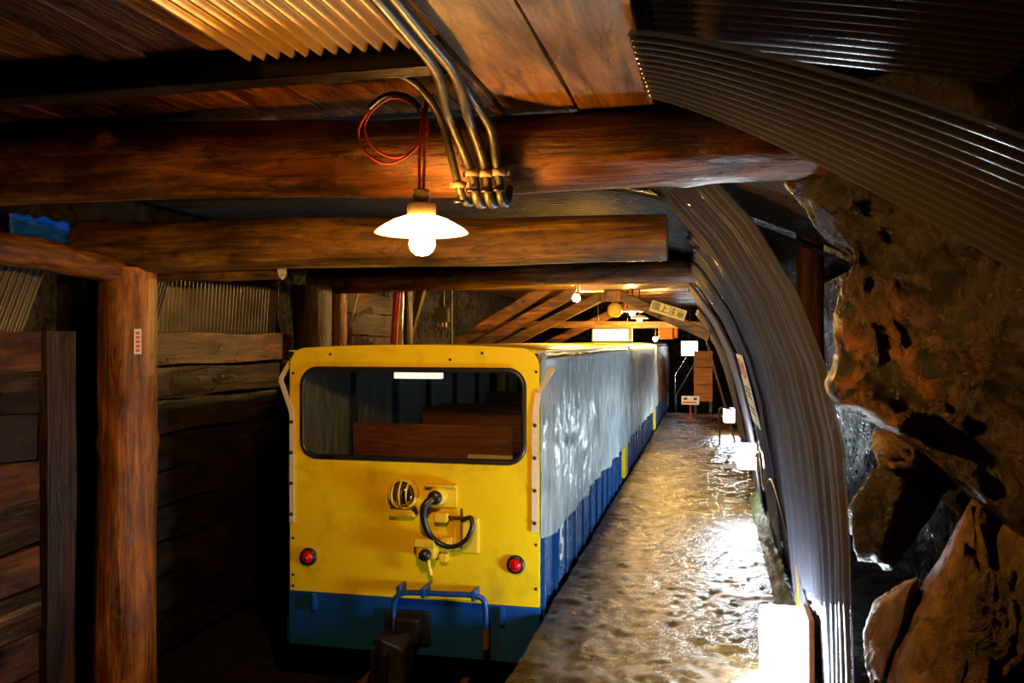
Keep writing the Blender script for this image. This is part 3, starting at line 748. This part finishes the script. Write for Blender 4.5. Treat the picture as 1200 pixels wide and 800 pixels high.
MB().box((-1.575, YF-.05, .275), (-1.525, YF+.002, .325)).build('latch', 'yellow_box', sb, bevel=.008)
# blue grab bar
gb = catmull([(-1.845, YF-.10, -.055), (-1.84, YF-.10, .03), (-1.81, YF-.10, .080), (-1.74, YF-.10, .098), (-1.5, YF-.10, .105), (-1.36, YF-.10, .108), (-1.29, YF-.10, .090), (-1.272, YF-.10, .03), (-1.272, YF-.10, -.10)], 6)
g = MB().tube(gb, .017, 10).build('coupling_lever', 'blue', c1)
for x in (-1.81, -1.655, -1.345):
    MB().box((x-.012, YF-.118, .075), (x+.012, YF+.002, .135)).build('lever_bracket', 'blue', g, bevel=.004)
MB().tube([(-1.272, YF-.10, -.09), (-1.272, YF-.10, -.20)], .021, 10).build('grip', 'rust', g)
MB().tube([(-1.845, YF-.10, -.055), (-1.845, YF-.11, -.09), (-1.845, YF-.11, -.13)], .012, 8).build('chain_link', 'iron', g)
for x in (-1.19, -2.40):
    hk = MB().box((x-.013, YF-.04, -.075), (x+.013, YF, .025)).build('hook', 'blue', c1, bevel=.004)
# coupler
cp = MB().box((-1.93, YF-.035, -.235), (-1.64, YF, -.035)).build('coupler_plate', 'iron', c1, bevel=.012)
MB().box((-1.84, YF-.10, -.215), (-1.69, YF-.02, -.065)).build('coupler_neck', 'iron', cp, bevel=.015)
ch = MB(); ch.add([(-1.935, YF-.26, -.42), (-1.855, YF-.31, -.42), (-1.720, YF-.26, -.40), (-1.720, YF-.06, -.38), (-1.935, YF-.06, -.38),
                   (-1.925, YF-.24, -.15), (-1.845, YF-.29, -.12), (-1.730, YF-.22, -.20), (-1.730, YF-.06, -.14), (-1.925, YF-.06, -.14)],
                  [(4,3,2,1,0), (5,6,7,8,9), (0,1,6,5), (1,2,7,6), (2,3,8,7), (3,4,9,8), (4,0,5,9)])
ch.build('coupler_head', 'iron', cp, bevel=.015)
MB().box((-1.905, YF-.325, -.40), (-1.880, YF-.24, -.17)).build('coupler_jaw', 'iron', cp, bevel=.008)
MB().box((-1.83, YF-.335, -.40), (-1.805, YF-.26, -.19)).build('coupler_jaw', 'iron', cp, bevel=.008)
# white reflection in the windshield, modelled as a painted strip behind the glass
MB().box((-1.42, YF+.04, .893), (-1.145, YF+.06, .915)).build('reflection_strip', 'white', c1)
# rails and sleepers
for i, xr in enumerate((-.305, .305)):
    r_ = MB().box((XC+xr-.03, .4, -.585), (XC+xr+.03, 22, -.575)); r_.box((XC+xr-.007, .4, -.58), (XC+xr+.007, 22, -.51)); r_.box((XC+xr-.022, .4, -.515), (XC+xr+.022, 22, -.495))
    tag(r_.build('rail', 'rust'), ('left' if i == 0 else 'right')+' rusty steel rail under the train', 'rail', 'rails of the track')

# ================================================================== HANGING LAMP
lx, ly, lz = -.930, 2.70, 1.955
t = thing('pendant_lamp', (lx, ly, lz), 'hanging lamp with a white glass shade and bare glowing bulb', 'lamp')
MB().lathe([(.030, .046), (.060, .042), (.090, .031), (.122, .014), (.145, -.001), (.156, -.012), (.151, -.014), (.140, -.005), (.118, .008), (.085, .024), (.055, .034), (.03, .038)], (lx, ly, lz+.018), 'z', 48).build('shade', 'milk', t)
MB().lathe([(.001, .100), (.045, .100), (.048, .092), (.048, .062), (.040, .055)], (lx, ly, lz+.005), 'z', 28).build('cap', 'clamp', t)
MB().lathe([(.001, .150), (.026, .150), (.028, .146), (.028, .112), (.001, .108)], (lx, ly, lz), 'z', 24).build('socket', 'clamp', t)
MB().lathe([(.001, -.075), (.020, -.072), (.036, -.058), (.043, -.038), (.040, -.016), (.028, .006), (.02, .02)], (lx+.002, ly, lz+.005), 'z', 28).build('bulb', 'bulb', t)
for dx in (-.007, .007):
    MB().tube([(lx+dx, ly, lz+.145), (lx+dx*1.3, ly+.004, lz+.25), (lx+dx*.6, ly+.01, lz+.36), (lx+dx*.4+.004, ly+.05, lz+.47), (lx, ly+.12, lz+.50)], .0055, 8).build('cord', 'red_wire', t)
t = thing('wire_coil', (-1.05, 2.73, 2.22), 'loop of slack red wire hung from the ceiling batten', 'wire')
for k, (rr, cz, dx) in enumerate(((.108, 2.318, 0.), (.098, 2.332, .014))):
    P = []
    for i in range(33):
        a = 2*PI*i/32+.9; P.append((-1.052+dx+rr*(1+.12*math.cos(2*a))*math.cos(a), 2.74+.02*math.sin(a+k)+.012*k, cz+rr*1.08*math.sin(a)))
    MB().tube(P, .0045, 6, False).build('wire_loop', 'red_wire', t)
MB().tube(catmull([(-1.13, 2.735, 2.40), (-1.07, 2.73, 2.435), (-1.0, 2.73, 2.43), (-.95, 2.735, 2.39)], 6), .010, 8).build('tape_wrap', 'black', t)
# conduits
def conduit(P, r, label, clampz=None):
    P = catmull(P, 8); t_ = thing('conduit', P[0], label, 'conduit', 'grey conduits bending round the log beam')
    MB().tube(P, r, 14).build('pipe', 'conduit', t_)
    if clampz:
        p = min(P, key=lambda q: abs(q.z-clampz)+(10 if q.y > 2.95 else 0))
        MB().lathe([(r+.001, -.012), (r+.007, -.010), (r+.007, .010), (r+.001, .012)], p, 'z', 16).build('clamp', 'clamp', t_)
        MB().box((p.x-.035, p.y+.010, p.z-.008), (p.x+.035, p.y+.020, p.z+.010)).build('clamp_ear', 'clamp', t_)
        MB().lathe([(r+.0005, -.006), (r+.004, -.005), (r+.004, .005), (r+.0005, .006)], p+Vector((0, 0, -.06)), 'z', 14).build('tape', 'black', t_)
conduit([(-.99, 2.57, 2.47), (-.93, 2.66, 2.44), (-.885, 2.76, 2.36), (-.862, 2.80, 2.25), (-.845, 2.83, 2.16), (-.835, 2.86, 2.105), (-.83, 2.90, 2.090), (-.825, 2.95, 2.105), (-.82, 2.985, 2.17)], .014, 'leftmost grey conduit, beside the coil of red wire', 2.14)
conduit([(-.715, 1.2, 2.385), (-.745, 2.0, 2.385), (-.765, 2.35, 2.38), (-.83, 2.66, 2.35), (-.815, 2.80, 2.25), (-.790, 2.845, 2.16), (-.785, 2.86, 2.105), (-.783, 2.90, 2.083), (-.78, 2.95, 2.10), (-.778, 2.985, 2.17)], .0165, 'second grey conduit from the left round the log beam', 2.185)
conduit([(-.665, 1.2, 2.375), (-.695, 2.0, 2.375), (-.71, 2.35, 2.37), (-.77, 2.70, 2.34), (-.755, 2.82, 2.24), (-.745, 2.855, 2.16), (-.742, 2.865, 2.105), (-.74, 2.90, 2.083), (-.737, 2.95, 2.10), (-.735, 2.985, 2.17)], .0165, 'third grey conduit from the left round the log beam', 2.175)
conduit([(-.70, 1.2, 2.405), (-.735, 2.4, 2.40), (-.745, 2.64, 2.39), (-.715, 2.78, 2.32), (-.708, 2.84, 2.22), (-.703, 2.865, 2.15), (-.70, 2.87, 2.105), (-.698, 2.90, 2.085), (-.695, 2.95, 2.10), (-.693, 2.985, 2.17)], .0155, 'rightmost grey conduit, against the pale ceiling board', 2.18)

# ================================================================== WALL LIGHTS (platform side)
def wall_light(c, w, d, h, label, big=False):
    t_ = thing('wall_light', (c[0], c[1], c[2]-h/2), label, 'wall light', 'white wall lights along the platform')
    x, y, z = c
    g_ = MB(); prof = rrect(x-w/2, x+w/2, z-h/2, z+h/2, .03, .03, 6, 4); n = len(prof)
    V = [Vector((a, y-d/2, b)) for a, b in prof]+[Vector((a, y+d/2, b)) for a, b in prof]
    F = [tuple(range(n)), tuple(range(2*n-1, n-1, -1))]+[((k+1) % n, k, n+k, n+(k+1) % n) for k in range(n)]
    g_.add(V, F).build('diffuser', 'tube_near' if big else 'tube', t_, bevel=.008)
    MB().box((x+w/2+.002, y-d/2-.01, z-h/2-.02), (x+w/2+.03, y+d/2+.01, z+h/2+.01)).build('backing_board', 'lamp_wood', t_, bevel=.004)
    return t_
wall_light((.345, 4.25, .14), .20, .24, .34, 'nearest glowing wall light in the lower right corner', True)
wall_light((.345, 8.25, .53), .16, .16, .22, 'glowing wall light beneath the white poster')
wall_light((.345, 15.2, .33), .18, .16, .24, 'farthest small glowing wall light along the platform')
o = MB().tube(catmull([(.47, 4.3, .34), (.43, 4.7, .50), (.38, 5.4, .75), (.36, 5.9, .62), (.36, 6.4, .80), (.36, 7.2, .66), (.38, 8.1, .66)], 10), .009, 7).build('light_cable', 'black')
tag(o, 'thin black cable sagging along the arched sheets between wall lights', 'cable')
o = MB().grid(lambda u, v: Vector((.40+.08*v+.02*fbm((u*40, v*3, 1), 3), 5.0+4*u, .005+.14*v*(.6+.6*abs(fbm((u*20, 3, v), 3))))), 120, 8).build('moss_strip', 'moss')
o['kind'] = 'stuff'; tag(o, 'green moss along the foot of the arched sheets', 'moss')
# poster
t = thing('poster', (.28, 7.0, 1.0), 'white poster with red and dark print on the arched sheets', 'poster')
py0, py1, pz0, pz1 = 6.42, 7.22, 1.50, .96
a0 = Vector((arch_x(pz0, py0)-.012, py0, pz0)); du = Vector((arch_x(pz0, py1)-.012-a0.x, py1-py0, 0)); dv = Vector((arch_x(pz1, py0)-.005-a0.x, 0, pz1-pz0))
nrm = dv.cross(du).normalized()
if nrm.x > 0: nrm = -nrm
def quadbox(o_, e1, e2, th, n_): return MB().add([o_, o_+e1, o_+e1+e2, o_+e2, o_+n_*th, o_+e1+n_*th, o_+e1+e2+n_*th, o_+e2+n_*th], [(0,1,2,3), (7,6,5,4), (0,4,5,1), (1,5,6,2), (2,6,7,3), (3,7,4,0)])
quadbox(a0, du, dv, .006, nrm).build('sheet', 'paper', t)
for (u0, u1, v0, v1, mt) in ((.42, .56, .06, .34, 'print_red'), (.34, .66, .14, .20, 'print_red'), (.74, .92, .06, .30, 'print_dark'), (.08, .30, .10, .32, 'print_red'), (.10, .90, .46, .49, 'print_dark'), (.10, .90, .52, .55, 'print_dark'), (.10, .72, .58, .61, 'print_dark'), (.10, .9, .74, .77, 'print_dark'), (.10, .8, .81, .84, 'print_dark')):
    quadbox(a0+du*u0+dv*v0+nrm*.006, du*(u1-u0), dv*(v1-v0), .002, nrm).build('print', mt, t)

# ================================================================== THINGS FURTHER IN
def far_lamp(p, r, label, shade=True):
    t_ = thing('tunnel_lamp', p, label, 'lamp', 'small lamps deeper in the tunnel')
    x, y, z = p
    if shade: MB().lathe([(.02, .06), (.06, .05), (r*.8, .03), (r, .0), (r*.96, -.002), (r*.7, .022), (.02, .04)], (x, y, z), 'z', 28).build('shade', 'enamel', t_)
    MB().lathe([(.001, -.055), (.025, -.048), (.038, -.025), (.034, .0), (.02, .02)], (x, y, z), 'z', 16).build('bulb', 'far_bulb', t_)
    MB().tube([(x, y, z+.05), (x, y, {8.55: 2.2, 11.6: 2.42, 13.2: 2.42, 15.1: 1.90}[y])], .009, 8).build('stem', 'iron', t_)
far_lamp((-1.30, 8.55, 2.055), .07, 'small bare lamp under the boards above the train roof', False)
MB_ = MB().box((-1.26, 8.50, 2.10), (-1.02, 8.60, 2.17)); tag(MB_.build('lamp_housing', 'white', bevel=.006), 'short pale housing beside the small bare lamp', 'housing')
far_lamp((-1.00, 11.6, 2.0), .15, 'shaded lamp just left of the lettered warning sign')
far_lamp((-1.03, 13.2, 1.95), .14, 'shaded lamp behind and below the first shaded lamp')
far_lamp((-.90, 15.1, 1.66), .06, 'low bare lamp beside the brown box at the far end', False)
# bell / horn
t = thing('alarm_bell', (-1.21, 11.4, 1.93), 'round yellow alarm bell left of the shaded lamp', 'bell')
MB().lathe([(.001, -.08), (.05, -.078), (.085, -.06), (.10, -.03), (.10, 0), (.001, .0)], (-1.21, 11.4, 2.02), 'y', 24).build('gong', 'yellow_box', t)
MB().box((-1.25, 11.40, 1.98), (-1.17, 11.45, 2.43)).build('bracket', 'iron', t)
# warning sign on the rafter
ang = math.atan2(1.981-2.123, -.247+.687)
t = thing('warning_sign', (-.49, 10.82, 1.98), 'slanting yellow sign with black Japanese characters on the gable rafter', 'sign')
R_front = Matrix.Rotation(PI/2, 4, 'X')
Rs = Matrix.Rotation(-ang, 4, 'Y')
MB().box((-.49-.225, 10.82, 1.985-.068), (-.49+.225, 10.835, 1.985+.068), Rs.to_3x3()).build('board', 'sign_yellow', t)
for x_ in (-.62, -.36): MB().box((x_-.015, 10.835, 1.90), (x_+.015, 10.95, 2.0)).build('batten', 'wood_zd', t)
text('lettering', '頭上注意', .105, Matrix.Translation((-.49, 10.816, 1.985)) @ Rs @ R_front, 'print_dark', t)
# lit sign box
t = thing('light_box', (-1.43, 13.0, 1.60), 'glowing yellow white sign box hung above the train roof', 'sign box')
MB().box((-1.735, 13.0, 1.60), (-1.125, 13.12, 1.80)).build('case', 'white', t, bevel=.006)
MB().box((-1.715, 12.985, 1.615), (-1.185, 13.0, 1.785)).build('face', 'lightbox', t)
for x in (-1.65, -1.2): MB().tube([(x, 13.06, 1.80), (x, 13.06, 2.42)], .008, 6).build('hanger', 'iron', t)
# brown box
o = MB().box((-.84, 15.0, 1.64), (-.60, 15.2, 1.84)); o.box((-.58, 15.03, 1.66), (-.52, 15.2, 1.83)); tag(o.build('equipment_box', 'wood_end', bevel=.01), 'orange brown box mounted beside the low far lamp', 'box')
tag(MB().box((-1.4, 15.2, 1.84), (.2, 15.32, 1.95)).build('tie_beam', 'wood_x', bevel=.01), 'far tie beam carrying the orange brown box', 'beam')
# bright white light at the end
t = thing('flood_light', (-.42, 20, 1.25), 'bright white light at the far end of the tunnel', 'light')
MB().box((-.60, 20.0, 1.28), (-.24, 20.04, 1.60)).build('diffuser', 'day', t, bevel=.01)
MB().box((-.63, 20.04, 1.25), (-.21, 20.12, 1.63)).build('housing', 'iron', t, bevel=.01)
MB().tube([(-.42, 20.09, 1.6), (-.42, 20.09, 2.45)], .02, 8).build('stem', 'iron', t)
# end board and boarded stand
t = thing('board_screen', (-.12, 19.0, -.05), 'orange horizontal board screen beyond the end of the platform', 'board screen')
for i in range(6):
    MB().box((-.31+.004*(i % 2), 19.0, .30+i*.183), (.09, 19.03, .475+i*.183)).build('board', 'wood_end', t, bevel=.003)
for x in (-.27, .05): MB().box((x-.03, 19.03, -.6), (x+.03, 19.08, 1.4)).build('upright', 'wood_zd', t)
# notice on a red post
t = thing('notice_stand', (-.36, 18.0, 0), 'small white notice with a red bar on a red post', 'notice')
MB().tube([(-.36, 18.0, 0), (-.36, 18.0, .32)], .014, 8).build('post', 'red_paint', t)
MB().box((-.54, 17.975, .30), (-.18, 17.987, .475)).build('plate', 'paper', t)
MB().box((-.51, 17.970, .325), (-.23, 17.976, .36)).build('print', 'print_red', t)
for x in (-.46, -.26): MB().box((x-.035, 17.970, .39), (x+.035, 17.976, .445)).build('print', 'print_dark', t)
MB().lathe([(.001, .02), (.07, .016), (.08, 0)], (-.36, 18.0, 0), 'z', 16).build('base', 'red_paint', t)
for i, (a, b) in enumerate((((-.43, 20.2, 1.34), (-.75, 20.2, .82)), ((-.27, 20.2, 1.16), (-.72, 20.2, .36)))):
    o = MB().tube([a, b, (b[0], b[1], -.62)], .022, 10)
    tag(o.build('handrail', 'chrome'), ('upper' if i == 0 else 'lower')+' slanting metal handrail at the far end', 'handrail', 'far handrails')
tag(MB().box((-.9, 18.55, -.10), (.9, 18.75, .06)).build('kerb_timber', 'wood_x', bevel=.02), 'dark timber lying across the end of the platform', 'timber')
o = MB().tube(catmull([(.18, 13.9, .0), (.17, 13.9, .45), (.22, 13.9, .55), (.38, 13.9, .52)], 6), .018, 8); tag(o.build('bent_pipe', 'iron'), 'bent dark pipe rising beside the farthest wall light', 'pipe')
# things above the train at left
t = thing('electrical_box', (-2.84, 8.95, 1.80), 'small grey green electrical box above the train roof', 'electrical box')
MB().box((-2.92, 8.90, 1.81), (-2.77, 9.0, 1.97)).build('case', 'conduit', t, bevel=.008)
MB().box((-2.86, 8.96, 1.9), (-2.83, 9.0, 2.215)).build('hanger', 'iron', t)
for x in (-2.89, -2.845, -2.80): MB().tube([(x, 8.95, 1.76), (x, 8.95, 1.815)], .012, 8).build('gland', 'clamp', t)
tag(MB().tube([(-2.72, 8.9, -.62), (-2.72, 8.9, 2.2)], .012, 8).build('thin_conduit', 'conduit'), 'thin vertical conduit right of the electrical box', 'conduit')
tag(MB().tube(catmull([(-3.06, 7.9, -.62), (-3.02, 7.9, 1.2), (-3.0, 7.9, 1.7), (-2.97, 7.9, 2.08)], 6), .035, 12).build('red_pipe', 'red_paint'), 'red painted pipe rising behind the train roof', 'pipe')
tag(MB().tube([(-2.95, 7.9, -.62), (-2.93, 7.9, 1.2), (-2.91, 7.9, 2.1)], .010, 8).build('steel_wire', 'chrome'), 'thin shiny wire beside the red pipe', 'wire')
tag(MB().tube([(-3.62, 7.7, .85), (-3.30, 7.7, 2.05), (-3.26, 7.7, 2.2)], .008, 8).build('guy_wire', 'chrome'), 'thin slanting wire left above the train roof', 'wire')
tag(MB().bar((-3.1, 8.3, 1.3), (-2.85, 8.3, 2.15), .08, .08, (0, 1, 0)).build('brace', 'wood_zd', bevel=.01), 'dark slanting brace between the black post and red pipe', 'timber')
# blue tarp behind the left log, label on the post
o = MB().grid(lambda u, v: Vector((-3.60+.06*u+.02*fbm((u*5, v*5, 2), 3), 3.80+.36*u, 2.15+.13*v+.02*fbm((u*6, v*4, 7), 3))), 16, 10).build('blue_tarp', 'blue_tarp', solid=.003)
tag(o, 'scrap of bright blue tarp above the slanting log', 'tarp')
t = thing('paper_label', (-3.20, 4.27, 1.42), 'narrow white paper label with red marks on the stout post', 'label')
Rz = Matrix.Rotation(.96, 3, 'Z'); c_ = Vector((-3.197, 4.297, 1.60))
def lab(lo, hi, name, mat):
    b_ = MB().box(lo, hi); b_.v = [c_+Rz@p for p in b_.v]; b_.build(name, mat, t)
lab((-.021, -.004, -.072), (.021, 0, .072), 'sheet', 'paper')
for i in range(5): lab((-.011, -.006, .040-.025*i), (.011, -.003, .057-.025*i), 'print', 'print_red')
